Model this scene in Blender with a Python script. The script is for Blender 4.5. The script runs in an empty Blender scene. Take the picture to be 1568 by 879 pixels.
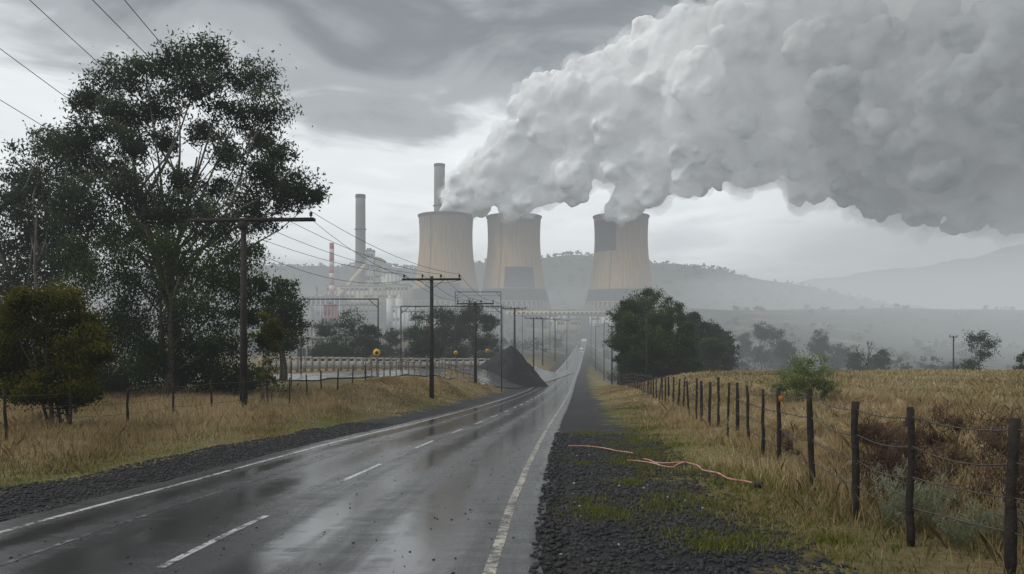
import bpy, math, random
import numpy as np
from mathutils import Matrix, Vector
rng = np.random.default_rng(7); random.seed(7)
F=1220.0; CX=784.0; HOR=512.0; CAMH=2.44
sc=bpy.context.scene
COL=sc.collection

# ---------------------------------------------------------------- helpers
def herm(xs,ys):
    xs=np.array(xs,float); ys=np.array(ys,float)
    m=np.gradient(ys,xs)
    def f(x):
        x=np.clip(np.asarray(x,float),xs[0],xs[-1])
        i=np.clip(np.searchsorted(xs,x)-1,0,len(xs)-2)
        h=xs[i+1]-xs[i]; t=(x-xs[i])/h
        return ((2*t**3-3*t**2+1)*ys[i]+(t**3-2*t**2+t)*h*m[i]+(-2*t**3+3*t**2)*ys[i+1]+(t**3-t**2)*h*m[i+1])
    return f
def sm(t):
    t=np.clip(t,0,1); return t*t*(3-2*t)
XC=herm([-60,0,8,15,24,38,57,111,180,269,400,600,700,900,5000],[-5.5,-3.7,-3.43,-3.05,-2.4,-1.35,0.25,4.8,10.8,19.3,32,52,62,80,80])
ZR=herm([-60,0,8,10,15,24,38,57,111,180,269,400,500,600,700,800,900,1100,1600,5000],[1.0,.15,0,-.1,-.4,-.9,-1.8,-2.9,-5.6,-7.9,-9.2,-9.0,-8,-6.4,-3.2,12,28,33,38,60])
ZL=herm([-60,0,22,33,40,60,100,150,269,400,600,700,800,900,1100,1600,5000],[-.2,-.35,-.6,-1.1,-1.15,-1.3,-2.3,-4,-7,-7,-5,-2,13,29,33,38,60])
ZF=herm([-60,0,30,60,80,120,200,300,450,600,700,800,900,1100,1600,5000],[.3,.05,-.45,-.95,-1.5,-4.2,-12,-17,-18,-14,-5,12,28,33,38,60])
def GS(s,Y):
    s=np.asarray(s,float); Y=np.asarray(Y,float)
    wl=sm((-s-4.3)/8.0); wr=sm((s-4.6)/14.0)
    z=ZR(Y)*(1-wl-wr)+ZL(Y)*wl+(ZF(Y)+np.clip(s-15,0,80)*.007)*wr
    a=np.abs(s)
    k=sm((a-4.2)/4)
    z=z-0.05*sm((a-3.75)/.4)
    z=z+k*(.05*np.sin(s*1.3+Y*.7)+.04*np.sin(s*.6-Y*1.1+2)+.03*np.sin(s*2.3+1.5*Y))
    z=z+sm((a-60)/100)*(1.2*np.sin(s*.021+Y*.013)+.7*np.sin(s*.05-Y*.031))
    return z
def GZ(X,Y): return GS(np.asarray(X,float)-XC(Y),Y)
def gz(X,Y): return float(GZ(X,Y))
def P(px,py,d): return np.array([(px-CX)*d/F,d,CAMH+(HOR-py)*d/F])
def XD(px,d): return (px-CX)*d/F
def base(px,d):
    x=XD(px,d); return np.array([x,d,gz(x,d)])
def hit(px,py):
    d=4.0
    while d<900:
        x=(px-CX)*d/F
        if CAMH-(py-HOR)*d/F < gz(x,d): return np.array([x,d,gz(x,d)])
        d*=1.004
    return np.array([x,d,gz(x,d)])

def mk(name,V,Fc,mat=None,smooth=False,attrs=None,parent=None):
    V=np.asarray(V,np.float32); Fc=np.asarray(Fc,np.int32)
    me=bpy.data.meshes.new(name)
    me.vertices.add(len(V)); me.vertices.foreach_set('co',V.ravel())
    me.loops.add(Fc.size); me.loops.foreach_set('vertex_index',Fc.ravel())
    me.polygons.add(len(Fc)); me.polygons.foreach_set('loop_start',np.arange(0,Fc.size,Fc.shape[1],dtype=np.int32))
    if smooth: me.polygons.foreach_set('use_smooth',np.ones(len(Fc),bool))
    me.update(calc_edges=True)
    if attrs:
        for k,v in attrs.items():
            a=me.attributes.new(k,'FLOAT','POINT'); a.data.foreach_set('value',np.asarray(v,np.float32).ravel())
    ob=bpy.data.objects.new(name,me); COL.objects.link(ob)
    if mat: me.materials.append(mat)
    if parent is not None: setpar(ob,parent)
    return ob
def setpar(ob,e):
    ob.parent=e; ob.matrix_parent_inverse=Matrix.Translation(e.location).inverted()
def empty(name,loc):
    e=bpy.data.objects.new(name,None); e.location=Vector([float(c) for c in loc]); e.empty_display_size=.5; COL.objects.link(e); return e
class Acc:
    def __init__(s): s.V=[];s.F=[];s.n=0
    def add(s,V,Fc):
        V=np.asarray(V,float);Fc=np.asarray(Fc,int)
        s.V.append(V);s.F.append(Fc+s.n);s.n+=len(V)
    def box(s,c,size,rz=0,rx=0):
        x,y,z=[q/2 for q in size]
        v=np.array([[-x,-y,-z],[x,-y,-z],[x,y,-z],[-x,y,-z],[-x,-y,z],[x,-y,z],[x,y,z],[-x,y,z]])
        if rx:
            cc,ss=math.cos(rx),math.sin(rx); v=v@np.array([[1,0,0],[0,cc,ss],[0,-ss,cc]])
        cc,ss=math.cos(rz),math.sin(rz); v=v@np.array([[cc,ss,0],[-ss,cc,0],[0,0,1]])
        s.add(v+np.array(c),[[0,3,2,1],[4,5,6,7],[0,1,5,4],[1,2,6,5],[2,3,7,6],[3,0,4,7]])
    def tube(s,pts,rad,seg=6,cap=True):
        pts=np.asarray(pts,float); n=len(pts); rad=np.broadcast_to(np.asarray(rad,float),(n,))
        T=np.gradient(pts,axis=0); T/=np.linalg.norm(T,axis=1)[:,None]+1e-9
        ref=np.array([0,0,1.]) if abs(T[0,2])<.8 else np.array([1.,0,0])
        U=np.cross(T,ref); U/=np.linalg.norm(U,axis=1)[:,None]+1e-9; W=np.cross(T,U)
        a=np.arange(seg)*2*math.pi/seg
        V=pts[:,None]+rad[:,None,None]*(np.cos(a)[None,:,None]*U[:,None]+np.sin(a)[None,:,None]*W[:,None])
        V=V.reshape(-1,3)
        i=np.arange(n-1)[:,None]*seg; j=np.arange(seg)[None]; j2=(j+1)%seg
        q=np.stack([i+j,i+j2,i+seg+j2,i+seg+j],-1).reshape(-1,4)
        if cap:
            V=np.vstack([V,pts[:1],pts[-1:]]); c0=n*seg
            caps=[]
            if seg%2==0:
                for k in range(0,seg,2):
                    caps.append([c0,(k+2)%seg,(k+1)%seg,k]); b=(n-1)*seg
                    caps.append([c0+1,b+k,b+(k+1)%seg,b+(k+2)%seg])
                q=np.vstack([q,caps])
        s.add(V,q)
    def out(s,name,mat,smooth=False,parent=None,attrs=None):
        return mk(name,np.vstack(s.V),np.vstack(s.F),mat,smooth,attrs,parent)

# ---------------------------------------------------------------- materials
def nt(name):
    m=bpy.data.materials.new(name); m.use_nodes=True; t=m.node_tree
    b=t.nodes['Principled BSDF']; return m,t,b
def N(t,typ,**kw):
    n=t.nodes.new(typ)
    for k,v in kw.items(): setattr(n,k,v)
    return n
def L(t,a,b): t.links.new(a,b)
def ramp(t,src,stops,interp='LINEAR'):
    r=N(t,'ShaderNodeValToRGB'); r.color_ramp.interpolation=interp
    while len(r.color_ramp.elements)<len(stops): r.color_ramp.elements.new(.5)
    for e,(p,c) in zip(r.color_ramp.elements,stops):
        e.position=p; e.color=(c,c,c,1) if isinstance(c,(int,float)) else (*c,1)
    L(t,src,r.inputs[0]); return r
def noise(t,scale,detail=6,rough=.6,vec=None,dist=0):
    n=N(t,'ShaderNodeTexNoise'); n.inputs['Scale'].default_value=scale; n.inputs['Detail'].default_value=detail
    n.inputs['Roughness'].default_value=rough; n.inputs['Distortion'].default_value=dist
    if vec is not None: L(t,vec,n.inputs['Vector'])
    return n
def math_(t,op,a,b=None,clamp=False):
    n=N(t,'ShaderNodeMath'); n.operation=op; n.use_clamp=clamp
    for i,v in enumerate((a,b)):
        if v is None: continue
        if isinstance(v,(int,float)): n.inputs[i].default_value=v
        else: L(t,v,n.inputs[i])
    return n.outputs[0]
def mix(t,f,a,b,typ='MIX'):
    n=N(t,'ShaderNodeMix'); n.data_type='RGBA'; n.blend_type=typ
    for idx,v in ((0,f),(6,a),(7,b)):
        if isinstance(v,(int,float)): n.inputs[idx].default_value=v
        elif isinstance(v,tuple): n.inputs[idx].default_value=(*v,1)
        else: L(t,v,n.inputs[idx])
    return n.outputs[2]
def M(name,c1,c2,scale=4,rough=.8,bump=0,bscale=30,metal=0,spec=.3):
    m,t,b=nt(name)
    g=N(t,'ShaderNodeNewGeometry')
    n=noise(t,scale,6,.65,g.outputs['Position'])
    r=ramp(t,n.outputs[0],[(.3,c1),(.7,c2)])
    L(t,r.outputs[0],b.inputs['Base Color']); b.inputs['Roughness'].default_value=rough; b.inputs['Metallic'].default_value=metal
    b.inputs['Specular IOR Level'].default_value=spec
    if bump:
        n2=noise(t,bscale,5,.6,g.outputs['Position']); bp=N(t,'ShaderNodeBump'); bp.inputs['Strength'].default_value=bump; bp.inputs['Distance'].default_value=.05
        L(t,n2.outputs[0],bp.inputs['Height']); L(t,bp.outputs[0],b.inputs['Normal'])
    return m
def leafmat(name,c1,c2,c3):
    m,t,b=nt(name); t.nodes.remove(b); o=[n for n in t.nodes if n.type=='OUTPUT_MATERIAL'][0]
    a=N(t,'ShaderNodeAttribute',attribute_name='tint')
    r=ramp(t,a.outputs['Fac'],[(0,c1),(.5,c2),(1,c3)])
    d=N(t,'ShaderNodeBsdfDiffuse'); tr=N(t,'ShaderNodeBsdfTranslucent')
    L(t,r.outputs[0],d.inputs[0]); L(t,r.outputs[0],tr.inputs[0])
    m1=N(t,'ShaderNodeMixShader'); m1.inputs[0].default_value=.35; L(t,d.outputs[0],m1.inputs[1]); L(t,tr.outputs[0],m1.inputs[2])
    L(t,m1.outputs[0],o.inputs[0]); return m

BARK=M('bark_mat',(.05,.042,.035),(.13,.11,.09),3,.9,.4,12)
PALEBARK=M('pale_bark_mat',(.12,.108,.092),(.3,.27,.24),1.5,.85,.3,10)
WOOD=M('dark_timber_mat',(.012,.01,.009),(.045,.037,.032),6,.85,.5,25)
POLEM=M('pole_timber_mat',(.018,.016,.015),(.055,.05,.046),2,.85,.4,20)
STEEL=M('dark_steel_mat',(.03,.03,.032),(.06,.06,.06),4,.5)
WIRE=M('wire_mat',(.05,.045,.04),(.12,.1,.09),8,.5)
WHITE=M('white_concrete_mat',(.5,.49,.46),(.7,.69,.66),.4,.7)
CREAM=M('cream_cladding_mat',(.42,.36,.25),(.55,.48,.36),.05,.75)
GREYC=M('grey_cladding_mat',(.16,.16,.165),(.28,.28,.28),.06,.75)
DARKG=M('dark_window_mat',(.02,.023,.028),(.05,.055,.06),.1,.3)
REDP=M('red_paint_mat',(.35,.04,.03),(.5,.07,.05),.2,.7)
YEL=M('yellow_paint_mat',(.8,.45,.01),(.88,.52,.03),5,.5)
BLK=M('black_rubber_mat',(.01,.01,.01),(.03,.03,.03),5,.6)
COAL=M('coal_mat',(.004,.004,.005),(.024,.023,.026),2.2,.75,.8,6)
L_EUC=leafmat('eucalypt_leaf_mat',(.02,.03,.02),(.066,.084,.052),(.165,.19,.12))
L_WAT=leafmat('wattle_leaf_mat',(.018,.032,.011),(.05,.075,.024),(.115,.15,.05))
L_YEL=leafmat('yellow_bush_leaf_mat',(.03,.036,.008),(.085,.09,.015),(.24,.19,.03))
L_FAR=leafmat('far_leaf_mat',(.022,.034,.02),(.045,.062,.034),(.08,.1,.055))
L_LIG=leafmat('light_shrub_leaf_mat',(.09,.13,.045),(.18,.23,.09),(.3,.35,.17))
L_SIL=leafmat('silver_shrub_leaf_mat',(.08,.095,.055),(.18,.195,.12),(.32,.34,.24))
L_DED=leafmat('dead_shrub_mat',(.025,.015,.015),(.065,.04,.034),(.15,.1,.07))
L_GRS=leafmat('dry_grass_mat',(.2,.15,.07),(.42,.315,.16),(.66,.53,.34))
L_GRN=leafmat('green_grass_mat',(.08,.1,.018),(.17,.19,.04),(.33,.31,.1))

# ---------------------------------------------------------------- ground
def spaced(a,b,s0,g):
    out=[a];st=s0
    while out[-1]<b: out.append(out[-1]+st); st*=g
    return out
sp=[float(v) for v in np.arange(-14,14.01,.25)]
sR=spaced(14.4,4000,.4,1.09); sL=[-v for v in sR][::-1]
S=np.array(sL+sp+sR)
Yv=np.array([-60,-40,-25,-15,-8,-3]+spaced(0,5000,.3,1.011))
SS,YY=np.meshgrid(S,Yv); ZZ=GS(SS,YY); XX=SS+XC(YY)
def grid(XX,YY,ZZ):
    r,c=XX.shape; i=np.arange(r-1)[:,None]*c; j=np.arange(c-1)[None]
    q=np.stack([i+j,i+j+1,i+c+j+1,i+c+j],-1).reshape(-1,4)
    return np.stack([XX,YY,ZZ],-1).reshape(-1,3),q
V,Q=grid(XX,YY,ZZ)
m,t,b=nt('ground_mat')
g=N(t,'ShaderNodeNewGeometry').outputs['Position']
lat=N(t,'ShaderNodeAttribute',attribute_name='lat').outputs['Fac']
sxg=N(t,'ShaderNodeSeparateXYZ'); L(t,g,sxg.inputs[0]); gy=sxg.outputs[1]
nE=noise(t,.55,5,.65,g); nE2=noise(t,3.0,4,.6,g)
edge=math_(t,'ADD',math_(t,'MULTIPLY',math_(t,'SUBTRACT',nE.outputs[0],.5),6.5),math_(t,'MULTIPLY',math_(t,'SUBTRACT',nE2.outputs[0],.5),2.2))
right=math_(t,'SUBTRACT',math_(t,'ADD',lat,edge),6.4)
left=math_(t,'SUBTRACT',math_(t,'ADD',math_(t,'MULTIPLY',lat,-1),math_(t,'MULTIPLY',edge,.6)),6.0)
gm=math_(t,'MAXIMUM',right,left)
gm=math_(t,'MULTIPLY',math_(t,'ADD',gm,.25),1.8,True)
v1=N(t,'ShaderNodeTexVoronoi'); v1.inputs['Scale'].default_value=22; L(t,g,v1.inputs['Vector'])
nf=noise(t,14,6,.7,g)
gr=ramp(t,nf.outputs[0],[(.32,(.005,.005,.006)),(.55,(.018,.018,.02)),(.75,(.06,.06,.063))])
gr2=mix(t,.55,gr.outputs[0],ramp(t,v1.outputs['Color'],[(.2,(.006,.006,.007)),(.9,(.045,.045,.048))]).outputs[0])
big=noise(t,.35,4,.6,g)
gr3=mix(t,ramp(t,big.outputs[0],[(.45,0.),(.7,.5)]).outputs[0],gr2,(.075,.063,.046))
n1=noise(t,.22,5,.6,g); n2=noise(t,7,6,.75,g); n3=noise(t,.09,5,.65,g); n4=noise(t,.018,6,.65,g)
dry=ramp(t,n2.outputs[0],[(.3,(.14,.105,.05)),(.5,(.28,.21,.11)),(.72,(.44,.345,.21))])
grn=ramp(t,n2.outputs[0],[(.3,(.06,.072,.015)),(.7,(.19,.19,.055))])
verge=math_(t,'SUBTRACT',1,math_(t,'MULTIPLY',math_(t,'ABSOLUTE',math_(t,'SUBTRACT',math_(t,'ABSOLUTE',lat),7.0)),.5),True)
gf=math_(t,'ADD',ramp(t,n1.outputs[0],[(.44,0.),(.62,.75)]).outputs[0],math_(t,'MULTIPLY',verge,.45),True)
gcol=mix(t,gf,dry.outputs[0],grn.outputs[0])
gcol=mix(t,ramp(t,n3.outputs[0],[(.46,0.),(.62,.5)]).outputs[0],gcol,(.16,.1,.06))
farcol=mix(t,ramp(t,n4.outputs[0],[(.56,0.),(.66,.8)]).outputs[0],ramp(t,noise(t,.15,6,.7,g).outputs[0],[(.35,(.03,.037,.027)),(.7,(.08,.085,.06))]).outputs[0],(.2,.175,.11))
gcol=mix(t,math_(t,'MULTIPLY',math_(t,'SUBTRACT',gy,240),1/120,True),gcol,farcol)
allc=mix(t,gm,gr3,gcol)
L(t,allc,b.inputs['Base Color'])
L(t,ramp(t,gm,[(0,.6),(1,.95)]).outputs[0],b.inputs['Roughness'])
b.inputs['Specular IOR Level'].default_value=.2
bp=N(t,'ShaderNodeBump'); bp.inputs['Strength'].default_value=.9; bp.inputs['Distance'].default_value=.06
hh=math_(t,'ADD',math_(t,'MULTIPLY',v1.outputs['Distance'],-.5),math_(t,'ADD',nf.outputs[0],n2.outputs[0]))
L(t,hh,bp.inputs['Height']); L(t,bp.outputs[0],b.inputs['Normal'])
mk('ground',V,Q,m,True,{'lat':SS.ravel()})

# ---------------------------------------------------------------- road
Yr=np.array([-60,-40,-25,-15,-8,-3]+spaced(0,5000,.3,1.011)); Yr=Yr[Yr<720]
sr=np.array([-3.75,-3.73,-3.4,-2.6,-1.8,-1,-.2,.6,1.4,2.2,3,3.5,3.68,3.7])
A,B=np.meshgrid(sr,Yr)
zz=ZR(B)+.022-.03*((A>3.69)|(A<-3.74))
edgew=.04*np.sin(B*1.7)+.03*np.sin(B*4.1+1)+.02*np.sin(B*7)
A2=A+np.where(A>3.3,edgew,0)+np.where(A<-3.5,edgew*.8,0)
V,Q=grid(A2+XC(B),B,zz)
m,t,b=nt('wet_asphalt_mat')
g=N(t,'ShaderNodeNewGeometry').outputs['Position']; lat=N(t,'ShaderNodeAttribute',attribute_name='lat').outputs['Fac']
cmb=N(t,'ShaderNodeCombineXYZ'); sx=N(t,'ShaderNodeSeparateXYZ'); L(t,g,sx.inputs[0])
L(t,lat,cmb.inputs[0]); L(t,math_(t,'MULTIPLY',sx.outputs[1],.10),cmb.inputs[1])
ns=noise(t,2.6,6,.65,cmb.outputs[0],.4)
cm2=N(t,'ShaderNodeCombineXYZ'); L(t,math_(t,'MULTIPLY',lat,.4),cm2.inputs[0]); L(t,math_(t,'MULTIPLY',sx.outputs[1],1.3),cm2.inputs[1])
nh=noise(t,1.6,6,.75,cm2.outputs[0],.8)
fine=noise(t,55,5,.75,g); med=noise(t,9,5,.7,g)
c=mix(t,ramp(t,ns.outputs[0],[(.35,0.),(.65,1.)]).outputs[0],(.032,.033,.037),(.065,.067,.072))
c=mix(t,ramp(t,nh.outputs[0],[(.5,0.),(.7,.5)]).outputs[0],c,(.085,.088,.093))
c=mix(t,.3,c,ramp(t,fine.outputs[0],[(.3,.008),(.7,.12)]).outputs[0])
L(t,c,b.inputs['Base Color'])
def band(ctr,w):
    return math_(t,'SUBTRACT',1,math_(t,'MULTIPLY',math_(t,'ABSOLUTE',math_(t,'SUBTRACT',lat,ctr)),1/w),True)
tr=math_(t,'MAXIMUM',math_(t,'MAXIMUM',band(-1.2,.8),band(.75,.5)),math_(t,'MAXIMUM',band(2.2,.75),band(-2.7,.4)))
wet=math_(t,'ADD',math_(t,'MULTIPLY',tr,.28),math_(t,'ADD',math_(t,'MULTIPLY',ns.outputs[0],.5),math_(t,'MULTIPLY',nh.outputs[0],.5)))
wet=math_(t,'ADD',wet,math_(t,'MULTIPLY',math_(t,'MULTIPLY',math_(t,'SUBTRACT',sx.outputs[1],14),1/45,True),.15))
L(t,ramp(t,wet,[(.40,.42),(.50,.3),(.60,.2),(.72,.12)]).outputs[0],b.inputs['Roughness'])
L(t,ramp(t,wet,[(.38,.45),(.62,1.)]).outputs[0],b.inputs['Specular IOR Level'])
bp=N(t,'ShaderNodeBump'); bp.inputs['Distance'].default_value=.006
L(t,ramp(t,wet,[(.45,.7),(.7,.08)]).outputs[0],bp.inputs['Strength']); L(t,math_(t,'ADD',fine.outputs[0],med.outputs[0]),bp.inputs['Height']); L(t,bp.outputs[0],b.inputs['Normal'])
mk('road',V,Q,m,True,{'lat':A.ravel()})
def paintmat(name,lo,hi,c=(.62,.62,.6)):
    m,t,b=nt(name); g=N(t,'ShaderNodeNewGeometry').outputs['Position']
    n=noise(t,9,8,.8,g); n2=noise(t,1.3,3,.6,g)
    f=math_(t,'ADD',math_(t,'MULTIPLY',n.outputs[0],.7),math_(t,'MULTIPLY',n2.outputs[0],.3))
    r=ramp(t,f,[(lo,(.05,.05,.055)),(hi,c)])
    L(t,r.outputs[0],b.inputs['Base Color']); b.inputs['Roughness'].default_value=.35; return m
PW=paintmat('worn_white_paint',.44,.52); PF=paintmat('faint_white_paint',.5,.6,(.3,.3,.3)); PY=paintmat('worn_edge_paint',.46,.57,(.5,.47,.38))
def strip(s,w,y0,y1):
    ys=np.concatenate([[y0],Yr[(Yr>y0)&(Yr<y1)],[y1]])
    A,B=np.meshgrid([s-w/2,s+w/2],ys)
    z=np.interp(B,Yr,ZR(Yr))+.0265
    return grid(A+XC(B)+.008*np.sin(B*1.1+s),B,z)
def strips(name,lst,mat):
    a=Acc()
    for s,w,y0,y1 in lst:
        v,q=strip(s,w,y0,y1); a.add(v,q)
    a.out(name,mat)
strips('left_edge_line',[(-3.2,.11,-20,700)],PW)
strips('right_edge_line',[(3.2,.13,-20,700)],PY)
strips('lane_line',[(-2.0,.08,-20,200)],PF)
strips('centre_dashes',[(-.25,.1,y,y+3.1) for y in np.arange(8.3-7.1*3,320,7.1)],PW)

def ribbon(name,pts,w,mat,dz):
    pts=np.array(pts,float); n=len(pts)
    tt=np.linspace(0,n-1,260); x=herm(range(n),pts[:,0])(tt); y=herm(range(n),pts[:,1])(tt)
    dx=np.gradient(x);dy=np.gradient(y);l=np.hypot(dx,dy); nx=-dy/l;ny=dx/l
    o=np.linspace(-w/2,w/2,7)
    X=x[:,None]+nx[:,None]*o;Y=y[:,None]+ny[:,None]*o
    v,q=grid(X,Y,GZ(X,Y)+dz); return mk(name,v,q,mat,True)
WETG=M('wet_side_road_mat',(.07,.072,.075),(.15,.155,.16),.6,.16,.1,30,spec=.9)
ribbon('side_road',[(-120,62),(-60,63),(-30,67),(-18,80),(-10,107),(-3,145),(4,190),(12,240)],14,WETG,.12)

# ---------------------------------------------------------------- grass / stones
def blades(name,X,Y,h,w,mat,tint,lean=.4):
    n=len(X); Z=GZ(X,Y)-.02
    a=rng.uniform(0,2*math.pi,n); la=rng.uniform(0,2*math.pi,n); ll=h*rng.uniform(.05,lean*2.2,n)
    dx=np.cos(a)*w/2;dy=np.sin(a)*w/2
    b0=np.stack([X-dx,Y-dy,Z],1);b1=np.stack([X+dx,Y+dy,Z],1)
    mx=X+np.cos(la)*ll*.35;my=Y+np.sin(la)*ll*.35
    m0=np.stack([mx-dx*.7,my-dy*.7,Z+h*.6],1); m1=np.stack([mx+dx*.7,my+dy*.7,Z+h*.6],1)
    tp=np.stack([X+np.cos(la)*ll,Y+np.sin(la)*ll,Z+h],1)
    V=np.stack([b0,b1,m1,tp,m0],1).reshape(-1,3)
    i=np.arange(n)*5
    Q=np.stack([i,i+1,i+2,i+3,i+4],1)
    return mk(name,V,Q,mat,False,{'tint':np.repeat(tint,5)})
def patch(s,y): return .5+.22*np.sin(s*.8+y*.5)+.2*np.sin(s*.31-y*.23+2)+.16*np.sin(s*2.1+y*.9+1)+.12*np.sin(-s*3.7+y*2.3)
def scatter(n,s0,s1,y0,y1,pw=1.5):
    k=n*3; s=rng.uniform(s0,s1,k); y=y0+(y1-y0)*rng.uniform(0,1,k)**pw
    p=np.clip(patch(s*1.4+3,y*1.3),.12,1)
    keep=rng.uniform(0,1,k)<p; s=s[keep][:n];y=y[keep][:n]; return s,y
def grass(name,n,s0,s1,y0,y1,h0,h1,w,mat,edge=None,pw=1.5):
    s,y=scatter(n,s0,s1,y0,y1,pw=pw)
    if edge is not None:
        e=.6*np.sin(y*.9)+.4*np.sin(y*2.3+1)+.35*np.sin(y*.33+2)+rng.normal(0,.5,len(s))
        k=(np.abs(s)>edge+e); s=s[k];y=y[k]
    X=s+XC(y)
    sd=(y>56)&(y<130)&(X<-8)&(X<-18+ (y-80)*.3+9)
    s=s[~sd];y=y[~sd];X=X[~sd]
    ptc=np.clip(patch(s,y),0,1.1)
    h=rng.uniform(h0,h1,len(s))*(.45+.8*ptc); h=np.maximum(h,.04)
    if edge is not None: h*=.3+.7*sm((np.abs(s)-edge)/2.4)
    tint=np.clip(.15+.6*patch(s*.7+5,y*.6)+rng.normal(0,.2,len(s)),0,1)
    return blades(name,X,y,h,w*(1+y/40),mat,tint)
grass('dry_grass',75000,-24,-6.3,9,52,.12,.58,.012,L_GRS,6.6)
grass('dry_grass',60000,6.4,20,5,50,.1,.58,.012,L_GRS,6.9)
grass('dry_grass',40000,10,75,25,95,.12,.4,.03,L_GRS,pw=1)
grass('green_grass',12000,10,60,15,90,.08,.3,.03,L_GRN,pw=1)
grass('green_grass',34000,5.0,9.2,5,60,.04,.16,.012,L_GRN,5.9)
grass('green_grass',22000,-9,-5.6,12,80,.05,.16,.012,L_GRN,5.7)
grass('dry_grass',22000,-13,-5.5,45,110,.08,.3,.03,L_GRS,5.6,pw=1)
grass('dry_grass',12000,7,12,45,130,.1,.35,.03,L_GRS,7,pw=1)
tx_=[];ty_=[]
for i in range(110):
    y=rng.uniform(9,32); s=rng.uniform(5.3,7.4) if rng.uniform()<.85 else rng.uniform(4.2,5.2); k=int(rng.uniform(60,380)); r=rng.uniform(.08,.42)
    tx_.append(s+float(XC(y))+rng.normal(0,r,k)); ty_.append(y+rng.normal(0,r*1.3,k))
X=np.concatenate(tx_);Y=np.concatenate(ty_); blades('green_grass',X,Y,rng.uniform(.03,.12,len(X)),.012,L_GRN,np.clip(rng.normal(.5,.25,len(X)),0,1))
ph=(1+5**.5)/2
ico=np.array([[-1,ph,0],[1,ph,0],[-1,-ph,0],[1,-ph,0],[0,-1,ph],[0,1,ph],[0,-1,-ph],[0,1,-ph],[ph,0,-1],[ph,0,1],[-ph,0,-1],[-ph,0,1]])/1.9
icf=np.array([[0,11,5],[0,5,1],[0,1,7],[0,7,10],[0,10,11],[1,5,9],[5,11,4],[11,10,2],[10,7,6],[7,1,8],[3,9,4],[3,4,2],[3,2,6],[3,6,8],[3,8,9],[4,9,5],[2,4,11],[6,2,10],[8,6,7],[9,8,1]])
def stones(name,s,y,r,mat):
    n=len(s); X=s+XC(y); Z=GZ(X,y)
    V=ico[None]*(1+rng.uniform(-.3,.3,(n,12,1)))*r[:,None,None]*rng.uniform(.6,1.25,(n,1,3))
    V[:,:,2]*=.7
    Z=np.where(np.abs(s)<3.7,ZR(y)+.022,Z)
    V+=np.stack([X,y,Z+r*.15],1)[:,None]
    Fc=icf[None]+np.arange(n)[:,None,None]*12
    return mk(name,V.reshape(-1,3),Fc.reshape(-1,3),mat,False)
STN=M('gravel_stone_mat',(.005,.005,.006),(.045,.044,.046),9,.6,0,spec=.3)
n=17000; y=5+25*rng.uniform(0,1,n)**1.7; s=3.62+3.5*rng.beta(1.1,1.4,n)
stones('gravel',s,y,(.008+.036*rng.uniform(0,1,n)**2.2)*(.9+y/40),STN)
n=9000; y=8+30*rng.uniform(0,1,n)**1.4; s=-3.7-2.6*rng.uniform(0,1,n)
stones('gravel',s,y,rng.uniform(.012,.04,n)*(.8+y/40),STN)
n=420; y=6+20*rng.uniform(0,1,n)**1.5; s=rng.uniform(-3.6,3.6,n)
stones('loose_pebbles',s,y,rng.uniform(.006,.02,n),STN)
PALE=M('pale_stone_mat',(.3,.3,.29),(.5,.5,.48),5,.8)
n=50; y=8+16*rng.uniform(0,1,n); s=3.9+3*rng.uniform(0,1,n)
stones('pale_pebbles',s,y,rng.uniform(.012,.03,n),PALE)

# ---------------------------------------------------------------- trees
def leaves(C,Lf,Wf,droop=.4):
    n=len(C); u=rng.normal(0,1,(n,3)); u[:,2]-=droop*1.5; u/=np.linalg.norm(u,axis=1)[:,None]
    v=np.cross(u,rng.normal(0,1,(n,3))); v/=np.linalg.norm(v,axis=1)[:,None]+1e-9
    l=(Lf*rng.uniform(.6,1.3,n))[:,None]/2; w=(Wf*rng.uniform(.6,1.3,n))[:,None]/2
    V=np.stack([C-u*l,C+v*w,C+u*l,C-v*w],1).reshape(-1,3)
    return V,np.arange(n*4).reshape(n,4)
def crown(clumps,nsub,nleaf,Lf,Wf,droop=.4,flat=.8,spread=.42):
    Cs=[];T=[];subs=[]; Rm=np.median([c[1] for c in clumps])
    for c,R in clumps:
        kk=min(1.0,(R/Rm))**1.6
        c=np.asarray(c,float); k=max(3,int(nsub*rng.uniform(.8,1.2)))
        d=rng.normal(0,1,(k,3)); d/=np.linalg.norm(d,axis=1)[:,None]
        sc_=c+d*(R*rng.uniform(.3,1.2,(k,1)))*np.array([1,1,flat])
        subs.append((c,R,sc_)); bt=rng.uniform(-.12,.12)
        for q in sc_:
            r=R*spread*rng.uniform(.5,1.3); m_=max(4,int(nleaf*kk*rng.uniform(.6,1.3)))
            p=rng.normal(0,.6,(m_,3))*r*np.array([1,1,.75])
            p[:,2]-=droop*r*np.abs(rng.normal(0,.6,m_))
            Cs.append(q+p)
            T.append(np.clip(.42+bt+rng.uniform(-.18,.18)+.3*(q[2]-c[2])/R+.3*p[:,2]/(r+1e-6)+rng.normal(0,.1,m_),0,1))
    C=np.vstack(Cs);T=np.concatenate(T)
    V,Q=leaves(C,Lf,Wf,droop); return V,Q,np.repeat(T,4),subs
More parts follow.
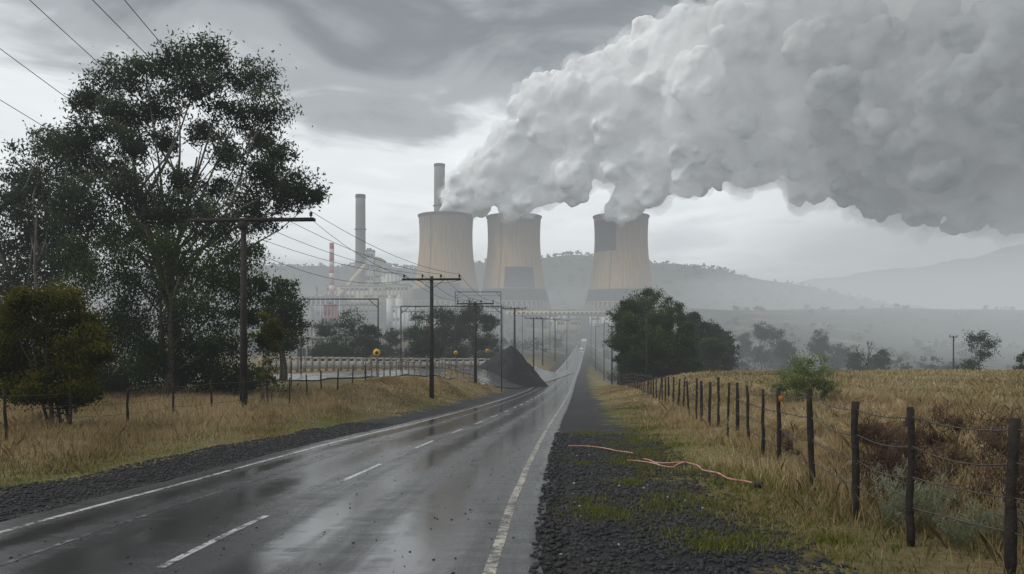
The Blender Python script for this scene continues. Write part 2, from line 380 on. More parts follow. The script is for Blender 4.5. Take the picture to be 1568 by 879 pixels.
def tree(name,b,clumps,lm,bm,r0,nsub=12,nleaf=40,Lf=.25,Wf=.1,droop=.4,flat=.8,spread=.42,fork=.35,trunks=1,twigs=True):
    b=np.asarray(b,float); e=empty(name,b)
    V,Q,T,subs=crown(clumps,nsub,nleaf,Lf,Wf,droop,flat,spread)
    mk('crown',V,Q,lm,False,{'tint':T},e)
    a=Acc(); H=max(c[0][2] for c in clumps)-b[2]; cx=np.mean([c[0] for c in clumps],axis=0)
    for k in range(trunks):
        bb=b+np.array([rng.normal(0,.25)*(trunks>1),rng.normal(0,.25)*(trunks>1),-.3])
        off=np.array([cx[0]-b[0],cx[1]-b[1]])*.5+rng.normal(0,H*.05,2)*(1+(trunks>1))
        tz=np.linspace(0,1,9); top=H*.72
        pts=np.stack([bb[0]+off[0]*tz**1.5+.02*H*np.sin(tz*6+k),bb[1]+off[1]*tz**1.5,bb[2]+top*tz],1)
        a.tube(pts,r0*(1-.8*tz)*(1 if k==0 else .7)+r0*.35*np.exp(-tz*12),8)
        mine=[s for i,s in enumerate(subs) if i%trunks==k]
        for c,R,sc_ in mine:
            h=np.clip((c[2]-b[2])/H*rng.uniform(.35,.75),fork*.6,.70)/.72
            st=np.array([np.interp(h,tz,pts[:,q]) for q in range(3)])
            dist=np.linalg.norm(c-st); u=np.linspace(0,1,8)[:,None]
            mid=(st+c)/2+np.array([0,0,-.06*dist])+rng.normal(0,.09*dist,3)
            path=(1-u)**2*st+2*u*(1-u)*mid+u*u*c+np.sin(u*math.pi*3)*rng.normal(0,.015*dist,3)
            rr=np.clip(r0*.36*(dist/H)**.5,.03*r0,.4*r0)
            a.tube(path,rr*(1-.85*u[:,0]),6)
            if twigs:
                for q in sc_[:8]:
                    w0=path[6]; mm=(w0+q)/2+rng.normal(0,.08*R,3)
                    a.tube([w0,mm,q],[rr*.2,rr*.12,rr*.05],4,False)
    a.out('trunk_and_limbs',bm,True,e)
    return e
def cl(lst,d,dj=2.0,k=1.0):
    return [(P(x,y,d+rng.uniform(-dj,dj)),r*d/F*k) for x,y,r in lst]
A1=[(310,75,36),(268,92,34),(350,106,34),(392,122,32),(222,108,34),(172,122,34),(132,152,30),(410,165,30),(240,160,30),(300,135,30),(190,175,32),(150,198,28),
(358,172,28),(405,208,28),(425,240,28),(458,280,30),(385,258,32),(440,300,24),(130,250,38),(175,250,38),(130,300,38),(165,330,42),(215,300,36),(235,345,36),(300,320,30),(380,305,32),(330,345,36),(395,335,26),(280,275,24),(335,285,24),(110,215,24),(475,298,18),(180,175,24),
(210,215,28),(255,215,22),(310,200,22),(345,230,24),(260,320,30),(120,340,34),(190,285,30),(415,275,22)]
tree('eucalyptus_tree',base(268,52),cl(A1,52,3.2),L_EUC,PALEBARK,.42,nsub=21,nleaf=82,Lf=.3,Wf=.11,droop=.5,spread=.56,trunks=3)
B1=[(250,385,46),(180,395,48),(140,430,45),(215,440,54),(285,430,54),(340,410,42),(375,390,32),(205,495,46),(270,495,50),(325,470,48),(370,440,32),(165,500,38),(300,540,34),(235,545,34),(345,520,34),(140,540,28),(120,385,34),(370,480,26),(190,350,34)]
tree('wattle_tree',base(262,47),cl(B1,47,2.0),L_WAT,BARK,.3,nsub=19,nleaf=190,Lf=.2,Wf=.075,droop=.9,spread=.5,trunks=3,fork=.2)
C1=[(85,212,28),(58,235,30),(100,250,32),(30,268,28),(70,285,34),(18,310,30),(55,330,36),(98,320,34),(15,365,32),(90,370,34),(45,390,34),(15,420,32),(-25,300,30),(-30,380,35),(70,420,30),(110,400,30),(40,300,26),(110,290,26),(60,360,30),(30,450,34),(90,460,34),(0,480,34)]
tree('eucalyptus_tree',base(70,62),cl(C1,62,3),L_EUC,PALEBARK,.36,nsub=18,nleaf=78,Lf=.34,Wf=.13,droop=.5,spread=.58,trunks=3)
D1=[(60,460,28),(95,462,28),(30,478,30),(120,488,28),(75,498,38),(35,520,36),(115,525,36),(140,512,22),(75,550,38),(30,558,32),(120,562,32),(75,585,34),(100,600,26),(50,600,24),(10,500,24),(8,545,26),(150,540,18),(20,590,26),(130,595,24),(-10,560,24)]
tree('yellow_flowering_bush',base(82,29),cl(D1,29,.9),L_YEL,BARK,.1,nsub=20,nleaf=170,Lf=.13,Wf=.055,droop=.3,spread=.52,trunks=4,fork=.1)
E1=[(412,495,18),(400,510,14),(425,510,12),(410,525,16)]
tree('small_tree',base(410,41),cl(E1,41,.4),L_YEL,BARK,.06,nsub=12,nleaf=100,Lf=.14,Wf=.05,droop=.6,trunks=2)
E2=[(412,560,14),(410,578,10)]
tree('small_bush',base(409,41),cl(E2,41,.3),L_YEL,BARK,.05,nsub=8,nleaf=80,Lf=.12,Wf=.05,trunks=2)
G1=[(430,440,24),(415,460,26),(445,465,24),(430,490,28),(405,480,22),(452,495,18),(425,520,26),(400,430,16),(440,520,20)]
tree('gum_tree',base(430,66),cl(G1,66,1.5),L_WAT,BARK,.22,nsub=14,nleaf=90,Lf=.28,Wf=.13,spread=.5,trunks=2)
def mass(name,lst,lm,nsub,nleaf,Lf,Wf,droop=.3,flat=.8):
    V,Q,T,_=crown(lst,nsub,nleaf,Lf,Wf,droop,flat); return mk(name,V,Q,lm,False,{'tint':T})
und=[]
for px in range(-60,400,12):
    d=rng.uniform(47,58); x=XD(px,d); und.append((np.array([x,d,gz(x,d)+rng.uniform(.4,2.0)]),rng.uniform(.9,1.7)))
mass('undergrowth',und,L_WAT,12,90,.22,.1)
def auto(name,px,d,ytop,wpx,lm=L_FAR,n=9,nleaf=40,twig=False,low=.3):
    b=base(px,d); top=CAMH+(HOR-ytop)*d/F; H=top-b[2]; W=wpx*d/F/2
    cls=[]
    for i in range(n):
        h=rng.uniform(low,.92) if i else .9
        ww=W*math.sqrt(max(.12,1-((h-.5)/.55)**2))
        a_=rng.uniform(0,2*math.pi); rr=ww*rng.uniform(.2,.85)*(i>0)
        R=min(W,H/2)*rng.uniform(.32,.5)
        cls.append((np.array([b[0]+math.cos(a_)*rr,b[1]+math.sin(a_)*rr,b[2]+H*h-R*.5]),R))
    sz=max(.22,d/F*2.6)
    return tree(name,b,cls,lm,BARK,H*.018,nsub=12,nleaf=nleaf,Lf=sz,Wf=sz*.55,spread=.48,trunks=1,twigs=twig)
for px,d,yt,w in [(530,150,468,80),(500,165,488,60),(565,160,492,50),(640,170,470,66),(680,175,462,76),(725,185,458,70),(655,150,498,56),(700,195,478,56),(748,215,476,44),(600,210,500,40)]:
    auto('oak_tree',px,d,yt,w,n=18,nleaf=60,low=.15)
for px,d,yt,w in [(966,118,446,58),(992,125,424,72),(1030,130,446,62),(972,108,474,72),(1012,112,468,76),(1045,118,486,50),(1078,165,484,54),(1110,185,496,48),(1092,150,514,50),(1062,160,466,44),(960,112,500,40),(1000,110,505,60),(1000,108,500,90),(1040,112,508,70)]:
    auto('gum_tree',px,d,yt,w,L_FAR if d>150 else L_WAT,n=26,nleaf=80,low=.12)
for px,d,yt,w in [(1165,420,488,50),(1190,430,500,50),(1205,400,518,44),(1255,420,501,52),(1282,430,523,40),(1310,300,536,38),(1352,280,531,38),(1335,330,548,34),(1140,460,503,34)]:
    auto('far_gum_tree',px,d,yt,w,n=12,nleaf=36)
auto('gum_tree',1500,150,502,62,L_FAR,n=12,nleaf=36,twig=True); auto('gum_tree',1568,120,535,30,L_FAR,n=8,nleaf=40)
def bare(name,b,H):
    a=Acc(); e=empty(name,b)
    def br(p,dirv,l,r,k):
        q=p+dirv*l; m_=(p+q)/2+rng.normal(0,.05*l,3); a.tube([p,m_,q],[r,r*.8,r*.6],5,False)
        if k==0: return
        for i in range(3):
            nd=dirv+rng.normal(0,.45,3); nd[2]+=.15; nd/=np.linalg.norm(nd); br(q,nd,l*.68,r*.6,k-1)
    br(np.asarray(b,float),np.array([0,0,1.]),H*.32,H*.02,4); a.out('branches',BARK,True,e)
bare('bare_tree',base(1328,140),8.5); bare('bare_tree',base(1400,190),5)
far=[]
for i in range(260):
    px=rng.uniform(1120,1750); d=rng.uniform(330,1100); x=XD(px,d); r=rng.uniform(1.6,4.5)
    far.append((np.array([x,d,gz(x,d)+r*.8]),r))
for i in range(260):
    px=rng.uniform(380,880); d=rng.uniform(420,800); x=XD(px,d)
    if abs(x-float(XC(d)))<14: continue
    r=rng.uniform(1.8,4.5); far.append((np.array([x,d,gz(x,d)+r*.8]),r))
for i in range(90):
    px=rng.uniform(930,1150); d=rng.uniform(300,850); x=XD(px,d)
    if abs(x-float(XC(d)))<14: continue
    r=rng.uniform(1.8,4); far.append((np.array([x,d,gz(x,d)+r*.8]),r))
mass('distant_trees',far,L_FAR,7,18,1.7,1.0)
mass('light_green_shrub',[(P(1235,555,38),.9),(P(1215,575,38),.8),(P(1255,578,38),.8),(P(1235,592,38),.9),(P(1200,590,38),.6),(P(1270,595,38),.5)],L_LIG,18,110,.13,.035,.3)
sh=[]
for i in range(46):
    y=rng.uniform(7.0,19); s=rng.uniform(8.9,13.5); x=s+float(XC(y)); sh.append((np.array([x,y,gz(x,y)+rng.uniform(.2,.65)]),rng.uniform(.25,.6)))
mass('dead_shrub',sh,L_DED,10,80,.22,.014,-.8,1.1)
sh=[]
for i in range(12):
    y=rng.uniform(9,13); s=rng.uniform(8.4,9.6); x=s+float(XC(y)); sh.append((np.array([x,y,gz(x,y)+rng.uniform(.15,.4)]),rng.uniform(.2,.36)))
mass('silver_shrub',sh,L_SIL,9,60,.13,.01,-.8,1.1)
sh=[]
for i in range(60):
    y=rng.uniform(8,60)**1.0; s=rng.uniform(8.0,18); x=s+float(XC(y)); sh.append((np.array([x,y,gz(x,y)+.25]),rng.uniform(.25,.5)))
mass('roadside_weeds',sh,L_GRS,7,60,.3,.014,-.8,1.1)

# ---------------------------------------------------------------- fences
def post(a,x,y,h,r,lean=.04):
    z=gz(x,y); lx,ly=rng.normal(0,lean,2)*h
    zz=np.linspace(-.2,h,6); t_=zz/h
    a.tube(np.stack([x+lx*t_+rng.normal(0,.009,6),y+ly*t_,z+zz],1),r*(1.05-.15*np.clip(t_,0,1))*rng.uniform(.86,1.14,6),8)
    return np.array([x+lx,y+ly,z+h])
def fence(name,pl,h,r,wires,sag=.03,lean=.03,barb=False,wr=.005,mat=WOOD):
    e=empty(name,(pl[0][0],pl[0][1],gz(*pl[0]))); a=Acc(); w=Acc(); tops=[]
    for x,y in pl: tops.append(post(a,x,y,h*rng.uniform(.95,1.05),r*rng.uniform(.8,1.2),lean))
    for i in range(len(pl)-1):
        b0=np.array([pl[i][0],pl[i][1],gz(*pl[i])]);b1=np.array([pl[i+1][0],pl[i+1][1],gz(*pl[i+1])])
        for f in wires:
            p0=b0+(tops[i]-b0)*f+np.array([0,-r,0]);p1=b1+(tops[i+1]-b1)*f+np.array([0,-r,0]);u=np.linspace(0,1,7)[:,None]
            pt=p0+(p1-p0)*u; pt[:,2]-=(sag*rng.uniform(.2,2)*4*u*(1-u))[:,0]
            w.tube(pt,wr*(1+b0[1]/60),4,False)
            if barb and b0[1]<22:
                k=int(np.linalg.norm(p1-p0)/.14)
                for uu in np.linspace(.03,.97,k):
                    c=p0+(p1-p0)*uu; c[2]-=sag*.5; dv=rng.normal(0,.022,3); w.tube([c-dv,c+dv],[.004,.004],4,False)
    a.out('posts',mat,True,e); w.out('wires',WIRE,True,e); return e
rf=[(XD(1546,8.5),8.5),(XD(1395,9.7),9.7),(XD(1311,11.6),11.6),(XD(1245,14.4),14.4),(XD(1195,17.3),17.3),(XD(1168,20),20),(XD(1146,22.3),22.3),(XD(1129,24.6),24.6),(XD(1114,26.8),26.8),(XD(1100,29),29),(XD(1086,31.2),31.2),(XD(1074,33.4),33.4)]
y=35.6
while y<125:
    s=9.6+.9*min(1,(y-25)/60); rf.append((s+float(XC(y)),y)); y+=2.4
rf=[(5.9,5.6)]+rf
fence('barbed_wire_fence',rf,1.76,.052,[.28,.5,.72,.93],.05,.035,True,wr=.007)
lf=[(XD(p,d),d) for p,d in [(-150,20),(-60,21.5),(10,23),(108,28),(195,32),(265,35),(325,37),(372,39),(409,41),(443,43),(470,47),(492,50),(517,54),(540,60),(560,66)]]
fence('wire_fence',lf,1.45,.045,[.3,.6,.9],.03,.03,wr=.005)
bf=[(XD(p,46+i*.6),46+i*.6) for i,p in enumerate(range(-100,470,42))]
fence('security_fence',bf,2.0,.04,[.1,.2,.3,.4,.5,.6,.7,.8,.9,.98],.01,.01,wr=.003,mat=STEEL)
wf=[(XD(p,d),d) for p,d in zip(np.linspace(560,728,19),np.linspace(70,99,19))]
fence('pale_post_fence',wf,2.0,.07,[.45,.7,.97],.01,.005,wr=.014,mat=M('pale_post_mat',(.16,.14,.12),(.28,.25,.22),2,.8))
x,y=rf[5]; z=gz(x,y); e=empty('orange_marker_tape',(x,y,z+1.5)); a=Acc()
a.tube([(x,y,z+1.5),(x,y,z+1.62)],.056,8); a.out('tape',M('orange_tape_mat',(.4,.12,.03),(.55,.2,.05),8,.6),True,e)

e=empty('concrete_barrier',base(420,88)); a=Acc(); a2=Acc()
n=34; pxs=np.linspace(400,765,n); ds=np.linspace(90,165,n)
for i in range(n-1):
    x0,x1=XD(pxs[i],ds[i]),XD(pxs[i+1],ds[i+1]); y0,y1=ds[i],ds[i+1]; zc=(gz(x0,y0)+gz(x1,y1))/2
    l=math.hypot(x1-x0,y1-y0); ang=math.atan2(y1-y0,x1-x0)
    a.box(((x0+x1)/2,(y0+y1)/2,zc+.9),(l-.06,.22,1.0),ang); a2.box((x0,y0,zc+.95),(.3,.36,2.1),ang)
    a.box(((x0+x1)/2,(y0+y1)/2,zc+1.85),(l-.06,.16,.24),ang)
a.out('panels',WHITE,False,e); a2.out('piers',M('tan_concrete_mat',(.3,.24,.16),(.42,.34,.24),1,.8),False,e)

# ---------------------------------------------------------------- power poles and wires
def pole(x,y,H,arm,r=.17,ins=4,dbl=False,name='power_pole',off=0.0):
    z=gz(x,y); e=empty(name,(x,y,z)); a=Acc()
    a.tube([(x,y,z-.5),(x,y,z+H*.5),(x,y,z+H)],[r*1.2,r,r*.8],10); a.out('post',POLEM,True,e)
    c=Acc(); atts=[]; za=z+H+(.25 if dbl else -.25)
    rz=-.05
    c.box((x+off,y-.16,za),(arm,.12,.15),rz)
    c.box((x+off,y+.16,za),(arm,.12,.15),rz)
    if dbl: c.box((x,y,z+H-.02),(.3,.5,.36))
    for sgn in (-1,1):
        c.tube([(x+sgn*arm*.22,y-.24,za-.05),(x,y-.2,za-.8)],.022,4,False)
    c.out('crossarm',POLEM,False,e)
    i_=Acc()
    for k in range(ins):
        f=-.47+.94*k/(ins-1); xi=x+off+f*arm; yi=y+f*arm*math.sin(rz)
        i_.tube([(xi,yi,za+.09),(xi,yi,za+.16),(xi,yi,za+.2),(xi,yi,za+.27),(xi,yi,za+.31),(xi,yi,za+.4)],[.03,.03,.09,.07,.1,.04],8); atts.append(np.array([xi,yi,za+.42]))
    i_.out('insulators',STEEL,True,e); return atts
pts=[]
pts.append(pole(XD(373,41),41,9.3,6.5,.17,4,True,off=.45))
pts.append(pole(XD(661,64.6),64.6,9.9,4.8,.17,4))
pts.append(pole(XD(728,98),98,10.1,4.6,.18,4))
for px,d,yt in [(788,150,471),(817,205,486),(831,265,487),(850,330,488),(868,420,490)]:
    x=XD(px,d); H=CAMH+(HOR-yt)*d/F-gz(x,d); pts.append(pole(x,d,H,4.4,.2,4))
p0=pole(-11.5,7,11.2,7.2,.17,4)
w=Acc()
def cat(p,q,sag,r=.014):
    u=np.linspace(0,1,15)[:,None]; pt=p+(q-p)*u; pt[:,2]-=(sag*4*u*(1-u))[:,0]; w.tube(pt,r,4,False)
for k in range(4): cat(p0[k],pts[0][k],.35,.012)
cat(np.array([-7.9,8,9.6]),pts[0][3]+np.array([-.3,0,.2]),.2,.012)
for i in range(len(pts)-1):
    for k in range(4): cat(pts[i][k],pts[i+1][k],.6,.014+.004*i)
for k in (0,3): cat(pts[0][k]+np.array([0,0,-.4]),pts[1][k]+np.array([0,0,-.5]),1.3)
w.out('power_lines',BLK,True)
for px,d,yt in [(937,150,498),(990,105,470),(1460,150,514)]:
    x=XD(px,d); H=CAMH+(HOR-yt)*d/F-gz(x,d); pole(x,d,H,1.4,.13,2)
for (x0,x1,yt,d) in [(461,579,458,92),(614,768,469,105),(697,767,447,160)]:
    e=empty('steel_gantry',base((x0+x1)/2,d)); a=Acc(); zt=CAMH+(HOR-yt)*d/F
    for px in (x0,x1):
        x=XD(px,d); a.box((x,d,(zt+gz(x,d))/2),(.14,.14,zt-gz(x,d)))
    xa,xb=XD(x0,d),XD(x1,d)
    a.box(((xa+xb)/2,d,zt),(xb-xa+.14,.12,.14)); a.box(((xa+xb)/2,d,zt-.7),(xb-xa-.2,.04,.04))
    for px in (x0,x1):
        x=XD(px,d); sg=1 if px==x0 else -1; a.tube([(x,d,zt-1),(x+sg*1,d,zt-.1)],.04,4,False)
    a.out('frame',STEEL,False,e)
for px,py,d,r in [(577,540,80,.38),(698,540,100,.24),(746,537,120,.26)]:
    x=XD(px,d); zc=CAMH+(HOR-py)*d/F; zg=gz(x,d); e=empty('warning_sign',(x,d,zg)); a=Acc()
    a.tube([(x,d,zg-.2),(x,d,zc+.1)],.04,6); a.out('sign_post',STEEL,True,e)
    a=Acc(); a.tube([(x,d-.05,zc),(x,d-.08,zc)],r,16); a.out('disc',YEL,False,e)
    a=Acc(); a.box((x,d-.095,zc),(r*.5,.01,r*.9)); a.box((x,d-.095,zc-.02),(r*.95,.008,r*.3)); a.out('symbol',BLK,False,e)
# coal heap
nr,na=36,80; rr=np.linspace(0,1,nr)[:,None]; aa=np.linspace(0,2*math.pi,na)[None]
cy=140; cx=XD(783,cy); R=6.4; zb0=gz(cx-2,cy)
prof=(1-np.sqrt(rr**2*1.0+.012)+.0)*1.0; prof=np.clip((prof-prof[-1])/(prof[0]-prof[-1]),0,1)*(.5-zb0)
wob=(1+.05*np.sin(3*aa)+.03*np.sin(7*aa+1))
X=cx+R*rr*np.cos(aa)*wob; Y=cy+R*rr*np.sin(aa)*wob
Zc=GZ(X,Y)*(rr)+zb0*(1-rr)+prof+(.15*np.sin(X*2.1)*np.cos(Y*1.7)+.1*np.sin(X*4.3+Y*3)+.08*np.sin(9*aa+rr*5))*rr*(1-rr)*4-.06
v,q=grid(X,Y,Zc); mk('coal_heap',v,q,COAL,True)

a=Acc()
for lst in ([(870,685),(905,686),(940,692),(968,697)],[(960,708),(985,710),(1012,716),(1030,719),(1045,712),(1062,714),(1080,724),(1110,734),(1150,745)],[(985,706),(1010,712),(1050,711)]):
    hp=np.array([hit(*p) for p in lst]); n=len(hp); tt=np.linspace(0,n-1,n*6)
    pp=np.stack([herm(range(n),hp[:,k])(tt) for k in range(3)],1); pp[:,0]+=.04*np.sin(tt*5); pp[:,2]=GZ(pp[:,0],pp[:,1])+.05; a.tube(pp,.017,6)
a.out('discarded_cable',M('pink_cable_mat',(.5,.14,.12),(.65,.45,.4),2,.5),True)
hp=hit(1160,747); a=Acc(); a.tube([(hp[0]-.06,hp[1],hp[2]+.05),(hp[0]+.1,hp[1]-.04,hp[2]+.06)],.05,8); a.out('cable_connector',BLK,True)

# ---------------------------------------------------------------- cooling towers
m,t,b=nt('tower_concrete_mat')
tc=N(t,'ShaderNodeTexCoord'); sx=N(t,'ShaderNodeSeparateXYZ'); L(t,tc.outputs['Object'],sx.inputs[0])
ang=math_(t,'ARCTAN2',sx.outputs[1],sx.outputs[0])
rib=math_(t,'SINE',math_(t,'MULTIPLY',ang,84))
cm=N(t,'ShaderNodeCombineXYZ'); L(t,math_(t,'MULTIPLY',ang,9),cm.inputs[0]); L(t,math_(t,'MULTIPLY',sx.outputs[2],.018),cm.inputs[1])
ns=noise(t,2.2,6,.7,cm.outputs[0])
zr_=ramp(t,math_(t,'DIVIDE',sx.outputs[2],115),[(.12,(.38,.225,.09)),(.4,(.56,.345,.125)),(.62,(.48,.325,.15)),(.85,(.33,.26,.17)),(1,(.22,.195,.165))])
c=mix(t,ramp(t,ns.outputs[0],[(.38,0.),(.68,.7)]).outputs[0],zr_.outputs[0],(.14,.1,.075))
c=mix(t,math_(t,'MULTIPLY',math_(t,'ADD',rib,1),.12),c,(.1,.08,.07))
L(t,c,b.inputs['Base Color']); b.inputs['Roughness'].default_value=.9
TWR=m
DARKP=M('stained_panel_mat',(.03,.026,.028),(.065,.055,.05),.08,.9)
BANDM=M('louvre_band_mat',(.018,.015,.018),(.04,.034,.034),.1,.9)
def prof_r(z): return 31*math.sqrt(1+((z-90)/87.)**2)
def tower(px,d,bz,panels,k=1.0):
    x=XD(px,d); e=empty('cooling_tower',(x,d,bz))
    zs=np.concatenate([np.linspace(14,113,34),[113.2,115]]); rs=np.array([prof_r(z) for z in zs])
    rs[-2:]+=.9; na=97; an=np.linspace(0,2*math.pi,na)
    Z,A_=np.meshgrid(zs,an,indexing='ij'); Rr=np.repeat(rs[:,None],na,1)
    v,q=grid(Rr*np.cos(A_),Rr*np.sin(A_),Z); o=mk('shell',v,q,TWR,True); o.location=(x,d,bz); setpar(o,e)
    zi=zs[::-1]; Z,A_=np.meshgrid(zi,an,indexing='ij'); Rr=np.array([prof_r(z)-1.2 for z in zi])[:,None]*np.ones((1,na))
    v,q=grid(Rr*np.cos(A_),Rr*np.sin(A_),Z); o=mk('inner_wall',v,q,BANDM,True); o.location=(x,d,bz); setpar(o,e)
    def band(name,z0,z1,a0,a1,off,mat,n=40):
        z_=np.linspace(z0,z1,10); a_=np.linspace(a0,a1,n); Z,A_=np.meshgrid(z_,a_,indexing='ij'); Rr=np.array([prof_r(z)+off for z in z_])[:,None]*np.ones((1,n))
        v,q=grid(Rr*np.cos(A_),Rr*np.sin(A_),Z); o=mk(name,v,q,mat,True); o.location=(x,d,bz); setpar(o,e)
    band('louvre_band',14.2,28,0,2*math.pi,.35,BANDM,97)
    band('ring_beam',13,14.2,0,2*math.pi,.8,TWR,97)
    band('packing',-3,13,0,2*math.pi,-5,DARKG,97)
    for (z0,z1,a0,a1) in panels: band('stained_panel',z0,z1,math.radians(a0),math.radians(a1),.25,DARKP,24)
    a=Acc(); nl=44
    for i in range(nl):
        a0=2*math.pi*i/nl; a1=2*math.pi*(i+.5)/nl; a2=2*math.pi*(i+1)/nl
        def pt(r,an_,z): return (x+r*math.cos(an_),d+r*math.sin(an_),bz+z)
        a.tube([pt(48,a0,-3),pt(prof_r(13),a1,13.3)],.65,5,False); a.tube([pt(48,a2,-3),pt(prof_r(13),a1,13.3)],.65,5,False)
    a.out('diagonal_legs',M('leg_concrete_mat',(.25,.2,.15),(.36,.3,.24),.1,.9),True,e)
    def rp_(z,an_): return (x+(prof_r(z)+.9)*math.cos(an_),d+(prof_r(z)+.9)*math.sin(an_),bz+z)
    a=Acc(); an_=math.radians(-118)
    a.tube([rp_(z,an_) for z in np.linspace(16,113,12)],.3,4,False); a.out('ladder',STEEL,True,e)
tower(683,935,27,[(28.3,34,-125,-60)])
tower(787,945,27,[(29,53,-108,-50)])
tower(951,935,26,[(72,108,-170,-108)])

# ---------------------------------------------------------------- chimneys
def chimney(px,d,ytop,r,cols,name='chimney',taper=.8,col=None):
    x=XD(px,d); z0=gz(x,d)-3; zt=CAMH+(HOR-ytop)*d/F; e=empty(name,(x,d,z0))
    if cols==1:
        a=Acc(); u=np.linspace(0,1,12); a.tube(np.stack([x+0*u,d+0*u,z0+(zt-z0)*u],1),r*(1-(1-taper)*u),24); a.out('shaft',col,True,e)
        a=Acc(); a.tube([(x,d,zt-3),(x,d,zt+.6)],r*taper*1.05,24); a.out('cap_ring',DARKP,True,e)
        a=Acc()
        for f in (.45,.72):
            zz=z0+(zt-z0)*f; a.tube([(x,d,zz),(x,d,zz+1)],r*1.08,24)
        a.out('platforms',STEEL,True,e)
    else:
        R_=Acc();W_=Acc(); n=14
        for i in range(n):
            (R_ if i%2 else W_).tube([(x,d,z0+(zt-z0)*i/n),(x,d,z0+(zt-z0)*(i+1)/n)],[r*(1-.2*i/n),r*(1-.2*(i+1)/n)],16)
        R_.out('red_bands',REDP,True,e); W_.out('white_bands',WHITE,True,e)
CHG=M('chimney_concrete_mat',(.17,.16,.15),(.25,.235,.22),.03,.9)
chimney(552,860,299,5.8,1,'concrete_chimney',.9,CHG)
chimney(673,1050,252,8.0,1,'concrete_chimney',.88,CHG)
chimney(508,800,372,2.8,2,'striped_chimney')
chimney(485,830,440,1.2,1,'small_flue',.9,CHG)

# ---------------------------------------------------------------- station buildings
def building(name,x0,x1,ytop,d,depth,mat,floors=4,bays=8):
    xa,xb=XD(x0,d),XD(x1,d); cx_=(xa+xb)/2; w_=xb-xa; zb=min(gz(cx_,d),gz(cx_,d+depth))-2; zt=CAMH+(HOR-ytop)*d/F; h=zt-zb
    e=empty(name,(cx_,d,zb)); a=Acc(); a.box((cx_,d+depth/2,zb+h/2),(w_,depth,h)); a.out('walls',mat,False,e)
    a=Acc()
    a.box((cx_,d+depth/2,zt+.5),(w_+.8,depth+.8,1.0))
    for i in range(3):
        a.box((cx_+w_*rng.uniform(-.35,.35),d+depth*.4,zt+2),(w_*rng.uniform(.06,.15),4,2.4))
    a.out('roof',GREYC,False,e)
    a=Acc()
    fh=h/floors
    for i in range(floors):
        for j in range(bays):
            if rng.uniform()<.2: continue
            bw=w_/bays
            a.box((xa+bw*(j+.5),d-.06,zb+fh*(i+.55)),(bw*rng.choice([.5,.75]),.12,fh*.35))
    a.out('windows',DARKG,False,e)
    a=Acc()
    for j in range(bays+1):
        a.box((xa+w_*j/bays,d-.2,zb+h/2),(.5,.4,h-.2))
    a.out('columns',GREYC if mat is not GREYC else WHITE,False,e)
    return e
building('boiler_house',548,582,396,860,40,CREAM,8,4)
building('boiler_house',582,612,418,850,50,WHITE,6,5)
building('turbine_hall',500,600,438,830,45,CREAM,5,14)
building('office_block',590,625,436,800,30,CREAM,5,6)
building('switch_house',462,520,455,780,30,GREYC,3,8)
building('workshop',600,650,470,760,30,WHITE,3,8)
building('workshop',690,765,464,800,30,GREYC,3,10)
building('workshop',430,470,470,760,30,CREAM,3,6)
building('coal_bunker',556,572,384,858,10,WHITE,6,3)
building('pump_house',840,880,478,790,20,WHITE,2,6)
building('store_shed',848,890,489,740,16,CREAM,2,8)
building('store_shed',905,960,484,790,16,WHITE,2,8)
building('store_shed',640,700,486,700,16,WHITE,2,9)
building('guard_house',470,520,500,300,8,WHITE,1,8)
building('red_shed',496,512,468,560,10,REDP,3,3)
building('long_shed',455,560,520,240,8,WHITE,1,14)
building('long_shed',590,660,520,260,8,CREAM,1,10)
e=empty('conveyor_bridge',base(860,700)); a=Acc(); d=705
xa,xb=XD(775,d),XD(945,d); zt=CAMH+(HOR-480)*d/F
a.box(((xa+xb)/2,d,zt),(xb-xa,5,4)); a.out('gallery',CREAM,False,e)
a=Acc()
for x in np.linspace(xa+4,xb-4,8):
    if abs(x-float(XC(d)))<7: continue
    a.box((x,d,(gz(x,d)+zt-2.1)/2),(1.2,1.2,zt-2.1-gz(x,d)))
a.out('columns',GREYC,False,e)
a=Acc()
for x in np.linspace(xa+3,xb-3,24): a.box((x,d-2.56,zt+.3),(2.0,.1,1.3))
a.out('windows',DARKG,False,e)
e=empty('inclined_conveyor',base(620,800)); a=Acc(); p=P(505,470,820);q=P(560,405,850); a.tube([p,q],2.4,4); p=P(620,470,800);q=P(585,425,840); a.tube([p,q],2,4); a.out('gallery',CREAM,False,e)
e=empty('coal_silo',base(600,790)); a=Acc()
for px in (597,611,478,490):
    b_=base(px,785); a.tube([b_,b_+np.array([0,0,28])],[3.5,3.5],14); a.tube([b_+np.array([0,0,28]),b_+np.array([0,0,31])],[3.6,.4],14)
a.out('silos',WHITE,True,e)
a=Acc(); e=empty('lighting_masts',base(800,300))
for px,d,yt in [(770,300,470),(800,340,478),(842,380,476),(905,420,492),(912,300,500),(925,240,495),(700,260,455),(636,230,470),(925,500,490)]:
    b_=base(px,d); zt=CAMH+(HOR-yt)*d/F; a.tube([b_,(b_[0],b_[1],zt)],[.16,.1],6); a.box((b_[0]+.6,b_[1],zt),(1.6,.25,.14))
a.out('masts',STEEL,False,e)

